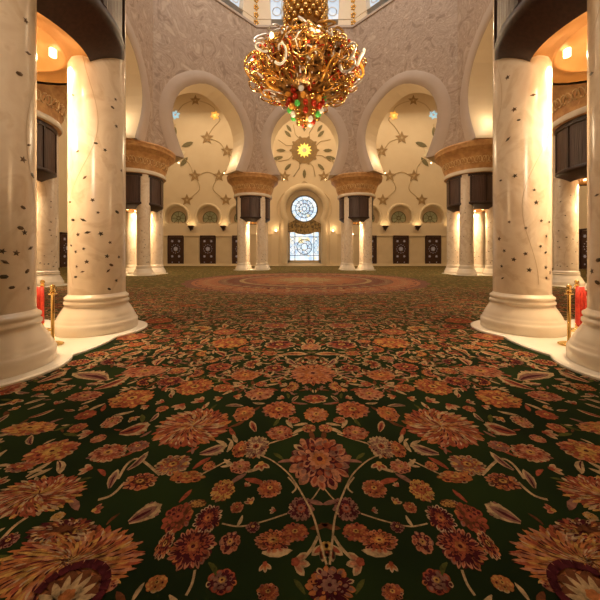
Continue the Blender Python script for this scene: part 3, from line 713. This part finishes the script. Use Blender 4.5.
# back wall with niches
ND = 1.1; BW = MB(); ZL = 12.6
bays = [s*(10.4+5.2*i) for i in range(5) for s in (-1, 1)]
def circ_prof(zc, r, zb_, wb, n=14, squash=1.0):
    pr = []
    a0 = math.acos(min(1, wb/r))
    for i in range(n+1):
        a = -a0+(PI/2+a0)*i/n; pr.append((zc+r*sin(a)*squash, r*cos(a)))
    pr[-1] = (pr[-1][0], 0); return pr
nichep = circ_prof(7.95, 1.85, 0, 1.5)
winp = [(.35, 2.75), (6.6, 2.75)]+[p for p in circ_prof(9.35, 3.05, 0, 2.45) if p[0] > 6.9]
def bay(mb, xc, hw, prof, z0, z1, dep, backm=0):
    zs = [p[0] for p in prof]; ws = [p[1] for p in prof]
    if z0 < zs[0]: mb.add([(xc-hw, BY, z0), (xc+hw, BY, z0), (xc+hw, BY, zs[0]), (xc-hw, BY, zs[0])], [(0,1,2,3)])
    zs2 = zs+[z1]; ws2 = ws+[0]
    for i in range(len(zs2)-1):
        for s in (-1, 1): mb.add([(xc+s*ws2[i], BY, zs2[i]), (xc+s*hw, BY, zs2[i]), (xc+s*hw, BY, zs2[i+1]), (xc+s*ws2[i+1], BY, zs2[i+1])], [(0,1,2,3)])
    for i in range(len(zs)-1):
        for s in (-1, 1): mb.add([(xc+s*ws[i], BY, zs[i]), (xc+s*ws[i], BY+dep, zs[i]), (xc+s*ws[i+1], BY+dep, zs[i+1]), (xc+s*ws[i+1], BY, zs[i+1])], [(0,1,2,3)], 0, True)
    mb.add([(xc-ws[0], BY, zs[0]), (xc+ws[0], BY, zs[0]), (xc+ws[0], BY+dep, zs[0]), (xc-ws[0], BY+dep, zs[0])], [(0,1,2,3)])
    mb.add([(xc-max(ws)-.2, BY+dep, zs[0]-.2), (xc+max(ws)+.2, BY+dep, zs[0]-.2), (xc+max(ws)+.2, BY+dep, z1), (xc-max(ws)-.2, BY+dep, z1)], [(0,1,2,3)])
for x in bays: bay(BW, x, 2.6, nichep, 0, ZL, ND)
bay(BW, 0, 7.8, winp, 0, 14.5, 1.3)
for s in (-1, 1):
    BW.add([(s*7.8, BY, ZL), (s*33.8, BY, ZL), (s*33.8, BY, HT), (s*7.8, BY, HT)], [(0,1,2,3)])
    BW.add([(s*33.8, BY, 0), (s*35, BY, 0), (s*35, BY, HT), (s*33.8, BY, HT)], [(0,1,2,3)])
BW.add([(-7.8, BY, 14.5), (7.8, BY, 14.5), (7.8, BY, HT), (-7.8, BY, HT)], [(0,1,2,3)])
back = struct(BW.build('wall_back', M['cream']), 'cream far wall with inlaid stars, vines and arched niches')
def archring(mb, xc, prof, band, proj, y=BY):
    pr = [(-w_, z) for z, w_ in prof]+[(w_, z) for z, w_ in prof[::-1][1:]]; n = len(pr); vs = []
    for i, (u, z) in enumerate(pr):
        p = pr[max(i-1, 0)]; q = pr[min(i+1, n-1)]; tx, tz = q[0]-p[0], q[1]-p[1]; l = math.hypot(tx, tz) or 1
        ou, oz = u-tz/l*band, z+tx/l*band
        vs += [(xc+u, y+.02, z), (xc+u, y-proj, z), (xc+(u+ou)/2, y-proj*1.25, (z+oz)/2), (xc+ou, y-proj, oz), (xc+ou, y+.02, oz)]
    mb.add(vs, [(5*i+k, 5*i+5+k, 5*i+6+k, 5*i+1+k) for i in range(n-1) for k in range(4)], 0, True)
for x in bays[:8]:
    ar = MB(); archring(ar, x, nichep, .38, .10); ar.build('niche_archivolt', M['creamlow'], back)
    fan = MB(); yy = BY+ND-.06
    pf = circ_prof(7.8, 1.1, 0, .95, 12); pts = [(-w_, z) for z, w_ in pf]+[(w_, z) for z, w_ in pf[::-1][1:]]
    fan.prism([(u, z) for u, z in pts], lambda u, v, d: (x+u, yy-d, v), .05)
    fo = fan.build('niche_panel', M['green'], back); fo['label'] = 'green glazed panel in the niche'
    fr = MB(); archring(fr, x, pf, .10, .14, yy)
    for k in range(8):
        a = k*PI/4; fr.tube([(x+.28*cos(a), yy-.1, 7.85+.28*sin(a)), (x+.62*cos(a), yy-.1, 7.85+.62*sin(a)), (x+1.1*cos(a), yy-.1, 7.85+1.1*sin(a))], .035, 4)
    fr.tube([(x+.3*cos(i*PI/6), yy-.1, 7.85+.3*sin(i*PI/6)) for i in range(12)], .07, 4, closed=True)
    fr.build('niche_grille', M['inolive'], back)
war = MB(); archring(war, 0, winp, .95, .22); archring(war, 0, [(z, w_+1.3) for z, w_ in winp[:-1]]+[(winp[-1][0]+1.3, 0)], .16, .12)
war.build('window_archivolt', M['creamlow'], back)['label'] = 'wide moulded arch round the big window'
# dado, pilasters, alcoves by the window
dd = MB()
for s in (-1, 1): dd.box((s*(3.6+15.2), BY-.12, .18), (30.0, .3, .36)); dd.box((s*18.8, BY-.05, .62), (30, .12, .06))
struct(dd.build('baseboard_back', M['creamlow']), 'pale stone skirting along the far wall')
pl = MB()
for s in (-1, 1):
    for i in range(4):
        x = s*(13.0+5.2*i); pl.box((x, BY-.06, 2.55), (2.5, .16, 4.4)); pl.box((x, BY-.16, 2.5), (1.9, .06, 3.7)); pl.box((x, BY-.12, 4.85), (2.7, .26, .14))
    x = s*7.0; pl.box((x, BY-.06, 2.7), (3.4, .14, 4.6)); pl.box((x, BY-.12, 5.1), (3.7, .26, .16)); pl.box((x, BY-.15, 2.6), (2.6, .06, 3.8))
struct(pl.build('trim_2', M['creamlow']), 'raised pale stone wall panels between the doors')
# sconce brackets
sc_me = MB().lathe([(0, -.72), (.05, -.70), (.10, -.55), (.18, -.45), (.35, -.15), (.50, 0), (.52, .12), (.0, .12)], 16).mesh('bowl', M['doorwood'])
arm_me = MB().box((0, .28, -.15), (.16, .5, .3)).box((0, .48, -.1), (.4, .06, .7)).mesh('bracket', M['doorwood'])
bowlglow = MB().lathe([(0, .13), (.42, .13)], 16).mesh('lamp', M['lampglow'])
pos = {1: 'beside the door nearest the window', 2: 'between the second and third doors', 3: 'between the third and fourth doors'}
for s in (-1, 1):
    for i in range(3):
        x = s*(13.0+5.2*i)
        t = thing('wall_sconce', f'dark wooden wall sconce {pos[i+1]}, {SIDE[s]} half of far wall', 'sconce', (x, BY-.52, 6.3), 0, 'dark sconces on the far wall')
        for nm, me in (('bowl', sc_me), ('bracket', arm_me), ('lamp', bowlglow)):
            o = bpy.data.objects.new(nm, me); COL.objects.link(o); o.parent = t
        lamp('sconce_light', (x, BY-.6, 6.9), 6, WARM, .1)
    t = thing('picture_light', f'small glowing wall lamp just {SIDE[s]} of the big window', 'lamp', (s*4.6+.0, BY-.3, 5.55))
    MB().box((0, .12, 0), (.5, .26, .12)).build('bracket', M['brass'], t); MB().ball((0, -.02, .12), .16, 10).build('bulb', M['lampglow'], t)
    lamp('alcove_light', (s*4.6, BY-.7, 5.9), 40, WARM, .1)
# doors
def star8(r1, r2, n=8, ph=0): return [((r1 if i % 2 == 0 else r2)*cos(ph+i*PI/n), (r1 if i % 2 == 0 else r2)*sin(ph+i*PI/n)) for i in range(2*n)]
dn = 1
ORD = ['first', 'second', 'third', 'fourth']
for s in (-1, 1):
    for i in range(6):
        x = s*(10.4+5.2*i)
        d = bpy.data.objects.new(f'door_{dn}', None); COL.objects.link(d); d.location = (x, BY-.02, 0); struct(d, f'dark carved wooden door, {ORD[i]} {SIDE[s]} of the big window' if i < 4 else f'dark carved wooden door in the {SIDE[s]} side wall, {ORD[i-4]} from the far corner'); dn += 1
        if i > 3: d.location = (s*(SX-.02), 41.5-(i-4)*7, 0); d.rotation_euler = (0, 0, -s*PI/2)
        MB().box((0, -.05, 2.35), (2.1, .1, 4.6)).build('door_panel', M['doorwood'], d)
        fr = MB()
        for u in (-1.15, 1.15): fr.box((u, -.08, 2.45), (.2, .24, 4.9))
        fr.box((0, -.08, 4.8), (2.5, .24, .24)); fr.box((0, -.1, 1.05), (2.1, .1, .12)); fr.box((0, -.1, 4.35), (2.1, .08, .08)); fr.build('door_frame', M['doorwood'], d)
        inl = MB()
        def fn(u0, v0): return lambda u, v, dd_: (u0+u, -.10-dd_, v0+v)
        inl.prism(star8(.42, .26), fn(0, 2.75), .03)
        for q in range(12): a = q*PI/6; inl.prism(star8(.09, .05, 4), fn(.68*cos(a), 2.75+.68*sin(a)), .03)
        for u in (-.55, .55):
            for v in (1.55, 4.0): inl.prism(star8(.24, .13, 6), fn(u, v), .03)
            for v in (.6,): inl.prism(star8(.12, .06, 4), fn(u, v), .03)
        inl.build('door_inlay', M['doorinlay'], d)
        MB().tube([(.12, -.12, 2.0), (.12, -.22, 2.05), (.12, -.22, 2.35), (.12, -.12, 2.4)], .025).build('door_handle', M['brass'], d)
# the big stained glass window
wd = bpy.data.objects.new('window_1', None); COL.objects.link(wd); wd.location = (0, BY+.75, 0); struct(wd, 'tall stained glass window with round upper light in the far wall')
g = MB(); g.poly([(-2.4, 0, .9), (2.4, 0, .9), (2.4, 0, 5.55), (-2.4, 0, 5.55)]); g.poly([(2.15*cos(i*PI/20), 0, 9.35+2.15*sin(i*PI/20)) for i in range(40)])
g.build('pane', M['stained'], wd)
fr = MB(); fr.box((0, 0, .7), (5.4, .3, .4)); fr.box((-2.55, 0, 3.7), (.3, .3, 6.4)); fr.box((2.55, 0, 3.7), (.3, .3, 6.4))
fr.build('window_frame', M['tracery'], wd)
# gilded transom panel with scallops, filling between rectangle and rose
tr = MB(); pts = [(-2.7, 5.5), (-1.6, 5.5), (-1.1, 5.25), (0, 5.1), (1.1, 5.25), (1.6, 5.5), (2.7, 5.5), (2.7, 6.9)]
pts += [(2.25*cos(a), 9.35+2.25*sin(a)) for a in [-.9-i*(PI-1.8)/10 for i in range(11)]]+[(-2.7, 6.9)]
tr.prism(pts, lambda u, v, d_: (u, -.02-d_, v), .15)
tr.build('transom_panel', M['transom'], wd)['label'] = 'gilded carved transom'
spd = MB()
pf = [(2.15*cos(a), 9.35+2.15*sin(a)) for a in [i*2*PI/40 for i in range(40)]]
of = [(min(3.3, 3.3)*cos(a), 9.35+3.3*sin(a)) for a in [i*2*PI/40 for i in range(40)]]
spd.add([(u, .02, v) for u, v in pf]+[(u, .02, v) for u, v in of], [(i, (i+1) % 40, 40+(i+1) % 40, 40+i) for i in range(40)])
spd.build('rose_surround', M['creamlow'], wd)
ld = MB()
def circ(x, z, r, w_=.05, n=20, y=-.05): ld.tube([(x+r*cos(i*2*PI/n), y, z+r*sin(i*2*PI/n)) for i in range(n)], w_, 4, closed=True)
circ(0, 9.35, 2.15, .11, 36); circ(0, 9.35, 1.5); circ(0, 9.35, .85, .05); circ(0, 9.35, .35, .06)
for k in range(12):
    a = k*PI/6; circ(1.17*cos(a), 9.35+1.17*sin(a), .32, .04, 10); ld.tube([(.85*cos(a), -.05, 9.35+.85*sin(a)), (2.1*cos(a+.2), -.05, 9.35+2.1*sin(a+.2))], .035, 4)
    ld.tube([(.35*cos(a), -.05, 9.35+.35*sin(a)), (.85*cos(a+.25), -.05, 9.35+.85*sin(a+.25))], .035, 4)
for x in (-2.4, -1.55, 1.55, 2.4): ld.tube([(x, -.05, .9), (x, -.05, 5.5)], .06, 4)
for z in (1.7, 4.75): ld.tube([(-2.4, -.05, z), (2.4, -.05, z)], .05, 4)
circ(0, 3.1, 1.25, .06); circ(0, 3.1, .55, .06, 14); 
for k in range(8):
    a = k*PI/4+.2; ld.tube([(.55*cos(a), -.05, 3.1+.55*sin(a)), (1.0*cos(a+.35), -.05, 3.1+1.0*sin(a+.35)), (1.5*cos(a+.1), -.05, 3.1+1.5*sin(a+.1))], .04, 4); circ(.9*cos(a), 3.1+.9*sin(a), .24, .03, 8)
for x in (-1.95, 1.95):
    for z in (2.2, 3.0, 3.8, 4.4): circ(x, z, .28, .035, 8)
ld.build('window_tracery', M['lead'], wd)

# ---- stone inlay flowers on the far wall
def ypt(px, py): X, Z = wall_pt(px, py, BY); return X, Z
def shape(name, mt, polys, y=BY-.03, t=.04, lab=None):
    mb = MB()
    for p in polys: mb.prism(p, lambda u, v, d_: (u, y-d_, v), t)
    o = mb.build(name, M[mt], back)
    if lab: o['label'] = lab
def starp(x, z, r, n=5, k=.45, ph=PI/2): return [(x+(r if i % 2 == 0 else r*k)*cos(ph+i*PI/n), z+(r if i % 2 == 0 else r*k)*sin(ph+i*PI/n)) for i in range(2*n)]
def petal(x, z, a, l, w_):
    out = []
    for u, v in ((0, 0), (.25, .4), (.55, .5), (.85, .3), (1, 0), (.85, -.3), (.55, -.5), (.25, -.4)):
        out.append((x+u*l*cos(a)-v*w_*sin(a), z+u*l*sin(a)+v*w_*cos(a)))
    return out
stars = [(195.5, 100.5, .8), (207, 138, 1.0), (227, 151, .95), (195, 176, .95), (219, 176, .95), (187, 200, .9), (226, 200, .9), (285, 176.5, .85), (241, 152, .6)]
for px, py, r in stars:
    x, z = ypt(px, py)
    for s in (-1, 1): shape('star_inlay', 'instar', [starp(s*x, z, r*1.12)], lab='bronze star flower inlay'); shape('star_heart', 'vineline', [starp(s*x, z, r*.28, 5)], y=BY-.07, t=.02)
for px, py, r, mt in ((175.5, 115, .75, 'blueglass'), (215, 115.5, .75, 'orangeglass'), (179, 154, 1.1, 'paleflower')):
    x, z = ypt(px, py)
    for s in (-1, 1):
        shape('flower_inlay', mt, [petal(s*x, z, k*PI/3+.3, r, r*.6) for k in range(6)], lab=mt.replace('glass', ' glass').replace('paleflower', 'pale stone')+' flower inlay'); shape('flower_heart', 'paleflower' if mt == 'blueglass' else 'yellowglass' if mt == 'orangeglass' else 'vineline', [starp(s*x, z, r*.3, 6, .8)], y=BY-.07, t=.02)
for px, py, a, l in ((175, 132, PI/2, 1.7), (187.5, 144.5, .35, 2.0), (184, 162, .9, 1.9), (278, 158, .2, 1.7), (289, 128.5, 2.2, 1.4)):
    x, z = ypt(px, py)
    for s in (-1, 1):
        aa = a if s > 0 else PI-a
        # list is given for the left side; mirror its angle on the right
        ang_ = a if s < 0 else PI-a
        X = x if s < 0 else -x
        shape('leaf_inlay', 'inolive', [petal(X-l/2*cos(ang_), z-l/2*sin(ang_), ang_, l, l*.36)], lab='olive brown leaf inlay')
def vinew(pts):
    for s in (-1, 1):
        mb = MB(); P = [ypt(*p) for p in pts]; P = [(s*x*(-1 if x < 0 else 1), BY-.03, z) for x, z in P]
        Q = []
        for i in range(len(P)-1):
            p0, p1, p2, p3 = [Vector(P[max(0, min(len(P)-1, i+q))]) for q in (-1, 0, 1, 2)]
            for k in range(5): t = k/5; Q.append(.5*((2*p1)+(p2-p0)*t+(2*p0-5*p1+4*p2-p3)*t*t+(3*p1-p0-3*p2+p3)*t**3))
        Q.append(Vector(P[-1])); mb.tube(Q, .07, 4); mb.build('vine_inlay', M['vineline'], back)
vinew([(207, 138), (213, 128), (220, 120), (216, 115)]); vinew([(207, 138), (219, 142), (227, 151), (241, 152)]); vinew([(195, 100), (206, 103), (214, 108), (215, 115)])
vinew([(180, 153), (190, 165), (195, 176), (207, 172), (219, 176)]); vinew([(195, 176), (200, 188), (193, 196), (187, 200)]); vinew([(219, 176), (213, 188), (220, 196), (226, 200)])
vinew([(219, 176), (230, 165), (227, 151)]); vinew([(195, 100), (183, 105), (176, 115)]); vinew([(175, 124), (175, 142), (180, 153)]); vinew([(285, 176), (274, 168), (278, 158)])
# central sunburst
x0, z0 = 0.0, wall_pt(303, 150.5, BY)[1]
shape('sunburst_ring', 'instar', [[(2.1*cos(i*PI/16), z0+2.1*sin(i*PI/16)) for i in range(32)]], t=.02, lab='tan disc behind the sunburst')
shape('sunburst_petals', 'inbrown', [petal(1.15*cos(k*PI/5), z0+1.15*sin(k*PI/5), k*PI/5, 1.3, .6) for k in range(10)]+[petal(.8*cos(k*PI/5+.31), z0+.8*sin(k*PI/5+.31), k*PI/5+.31, .9, .5) for k in range(10)], y=BY-.05, lab='brown petals of the sunburst')
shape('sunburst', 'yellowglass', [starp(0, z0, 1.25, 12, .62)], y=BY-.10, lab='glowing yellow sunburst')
shape('sunburst_heart', 'paleflower', [starp(0, z0, .45, 8, .7)], y=BY-.15, t=.02)
for k in range(8):
    a = PI/2+k*PI/4; r = 3.9; c = (r*cos(a), z0+r*sin(a))
    shape('petal_inlay', 'inolive', [petal(c[0]*.78, z0+(c[1]-z0)*.78, a, 1.5, .55)], lab='olive petal inlay round the sunburst')
for k in range(8):
    a = PI/8+k*PI/4; mb = MB(); mb.tube([(2.1*cos(a), BY-.03, z0+2.1*sin(a)), (3.0*cos(a+.12), BY-.03, z0+3.0*sin(a+.12)), (4.6*cos(a), BY-.03, z0+4.6*sin(a))], .06, 4); mb.build('vine_inlay', M['vineline'], back)

# ------------------------------------------------------------------ chandelier
ch = thing('chandelier', 'huge gilded crystal chandelier hanging under the dome centre', 'chandelier', (0, CY, 0))
ZC = 13.75; RX, RZ = 3.4, 1.65
MB().lathe([(.01, ZC-1.75), (1.0, ZC-1.7), (2.0, ZC-1.4), (2.8, ZC-.8), (3.15, ZC), (2.8, ZC+.8), (2.0, ZC+1.4), (1.2, ZC+1.8)], 32).build('basket', M['brownglass'], ch)['label'] = 'amber glass inner basket'
def ell(a, t, k=1.0): return Vector((RX*k*cos(t)*cos(a), RX*k*cos(t)*sin(a), ZC+RZ*k*sin(t)))
for t in (-1.05, -.7, -.3, .15, .6, 1.0):
    MB().tube([ell(i*PI/24, t, .97) for i in range(48)], .05, 5, closed=True).build('hoop', M['gold'], ch)
cr = random.Random(3)
def scroll(a0, t0, size, turn, k, thick, el):
    pts = []
    ph = cr.uniform(0, 6.28)
    for i in range(15):
        g = i/14*turn+ph; rr = size*(1-.75*i/14)
        pts.append(ell(a0+rr*cos(g)/max(.35, cos(t0))*el, t0+rr*sin(g)*1.7/el, k+.13*sin(i/14*PI)))
    return MB().tube(pts, thick, 6, taper=.5)
for row, (t0, n) in enumerate(((-1.0, 10), (-.68, 15), (-.36, 19), (-.02, 20), (.34, 18), (.72, 14))):
    for i in range(n):
        a = 2*PI*(i+.5*(row % 2))/n+cr.uniform(-.08, .08)
        sg = 1 if i % 2 else -1
        mb = scroll(a, t0+cr.uniform(-.08, .08), .15+cr.uniform(-.03, .04), sg*cr.uniform(2.6, 5.2), cr.uniform(.97, 1.06), cr.uniform(.06, .11), cr.uniform(.7, 1.3))
        mt = cr.choice(['crystal', 'gold', 'gold', 'amber', 'golddark', 'golddark', 'gold', 'paleglass'])
        o = mb.build('scroll', M[mt], ch)
        if mt in ('crystal', 'paleglass'): o['label'] = 'clear crystal scroll'
        elif mt == 'amber': o['label'] = 'amber glass scroll'
db = MB()
for i in range(1900):
    a = cr.uniform(0, 2*PI); t = cr.uniform(-1.25, 1.1); p = ell(a, t, cr.uniform(.92, 1.04)); g = cr.uniform(0, PI); L_ = cr.uniform(.05, .13)
    q = ell(a+L_*cos(g), t+L_*1.7*sin(g), cr.uniform(.96, 1.08)); mi = cr.choice((0, 0, 0, 1, 2, 3, 3, 4, 4))
    db.tube([p, (p+q)/2*1.0+Vector((.06*cos(a), .06*sin(a), .03)), q], cr.uniform(.04, .08), 4, m=mi, taper=.4)
db.build('crystal_drops', [M['gold'], M['paleglass'], M['redjewel'], M['amber'], M['golddark']], ch)['kind'] = 'stuff'
for i in range(40):
    a = cr.uniform(0, 2*PI); t = cr.uniform(-1.1, .5); MB().ball((0, 0, 0), .10, 6).build('red_bead', M['redjewel'], ch, ell(a, t, 1.05))
for k in range(8):
    a = 2*PI*k/8
    ar = MB().tube([ell(a, -1.2, .8), ell(a, -.9, 1.0), ell(a, -.5, 1.04), ell(a, 0, 1.05), ell(a, .45, .98)], .08, 6, taper=.6).build('arm', M['gold'], ch)
    MB().lathe([(0, -.02), (.10, .02), (.13, .13), (.09, .26), (0, .32)], 10).build('bulb', M['lampglow'], ar, ell(a+.2, .1, 1.03))
# lower pendant with jewels
MB().lathe([(.0, 10.45), (.45, 10.5), (.8, 10.9), (1.0, 11.6), (1.05, 12.3), (1.0, 12.7)], 24).build('pendant', M['golddark'], ch)
for row, (z, r, n) in enumerate(((10.55, .5, 7), (10.9, .85, 10), (11.3, 1.05, 12), (11.7, 1.15, 13), (12.1, 1.25, 14), (12.45, 1.35, 14))):
    for i in range(n):
        a = 2*PI*(i+.5*(row % 2))/n; m_ = ['redjewel', 'greenjewel', 'gold', 'redjewel', 'paleglass', 'amber', 'gold'][(i*3+row*2+(i*i) % 3) % 7]
        MB().ball((0, 0, 0), .19, 8, 0, (1, 1, 1.15)).build('jewel', M[m_], ch, (r*cos(a), r*sin(a), z))
MB().lathe([(0, 10.1), (.08, 10.15), (.14, 10.3), (.08, 10.5)], 10).build('finial', M['gold'], ch)
# stem with scale-like gilded lattice
MB().lathe([(1.25, 16.3), (1.15, 16.8), (1.35, 17.3), (1.3, 26), (1.4, 30), (1.2, 34), (.5, 36), (.4, 50.5)], 24).build('stem', M['golddark'], ch)
sl_ = MB()
for z in range(46):
    zz = 16.7+z*.36
    for i in range(18):
        a = 2*PI*(i+.5*(z % 2))/18; sl_.ball((1.36*cos(a), 1.36*sin(a), zz), .2, 6, 0, (1, 1, .8))
sl_.build('stem_lattice', M['gold'], ch)['kind'] = 'stuff'

# ------------------------------------------------------------------ stanchions with velvet ropes
st_parts = {}
pst = MB().lathe([(0, 0), (.17, 0), (.175, .02), (.12, .045), (.03, .07), (.026, .95), (.04, .965), (.05, .99), (.04, 1.0), (.03, 1.02)], 20)
topm = MB().ball((0, 0, 1.06), .045, 10)
for s in (-1, 1):
    P1 = Vector((s*4.47, 5.02)); P2 = Vector((s*5.48, 5.95))
    for i, p in enumerate((P1, P2)):
        t = thing('rope_stanchion', f"{'front' if i == 0 else 'rear'} brass rope stanchion in the {SIDE[s]} foreground column cluster", 'stanchion', (p.x, p.y, .06), 0, 'brass rope stanchions'); t.scale = (.9, .9, .95)
        pst.build('post', M['brass'], t); topm.build('knob', M['brass'], t)
        MB().tube([(.06*cos(a), .06*sin(a), .93) for a in [k*PI/5 for k in range(10)]], .012, 4, closed=True).build('rope_ring', M['brass'], t)
    # rope folded and hanging from the rear post
    a = Vector((P2.x, P2.y, .99))
    rp = MB()
    for k, off in enumerate((-.07, 0.0, .07)):
        rp.tube([a+Vector((off*.6, -.07, -.02)), a+Vector((off, -.09, -.25)), a+Vector((off*1.1, -.10, -.55)), a+Vector((off, -.09, -.74)), a+Vector((off*.4, -.08, -.8))], .036, 8)
    t = thing('velvet_rope', f'bunched red velvet rope hanging from the rear {SIDE[s]} stanchion', 'rope', (0, 0, 0), 0, 'red velvet ropes')
    rp.build('folds', M['rope'], t)
    MB().lathe([(.05, 0), (.06, .05), (.04, .10)], 10).build('brass_end', M['brass'], t, (a.x, a.y-.08, .13))
    # second rope sagging outwards to the rear outer column
    b = Vector((s*(CL['foreground'][0]+OFFC-.40), CL['foreground'][1]+OFFC-.40, .97)); a2 = a+Vector((s*.05, 0, -.05)); pts = []
    for i in range(13): tt = i/12; q = a2.lerp(b, tt); q.z -= .42*4*tt*(1-tt)*.5; pts.append(q)
    tag(MB().tube(pts, .034, 8).build('sagging_rope', M['rope']), f'red velvet rope sagging from rear {SIDE[s]} stanchion to the outer column', 'rope', 'red velvet ropes')
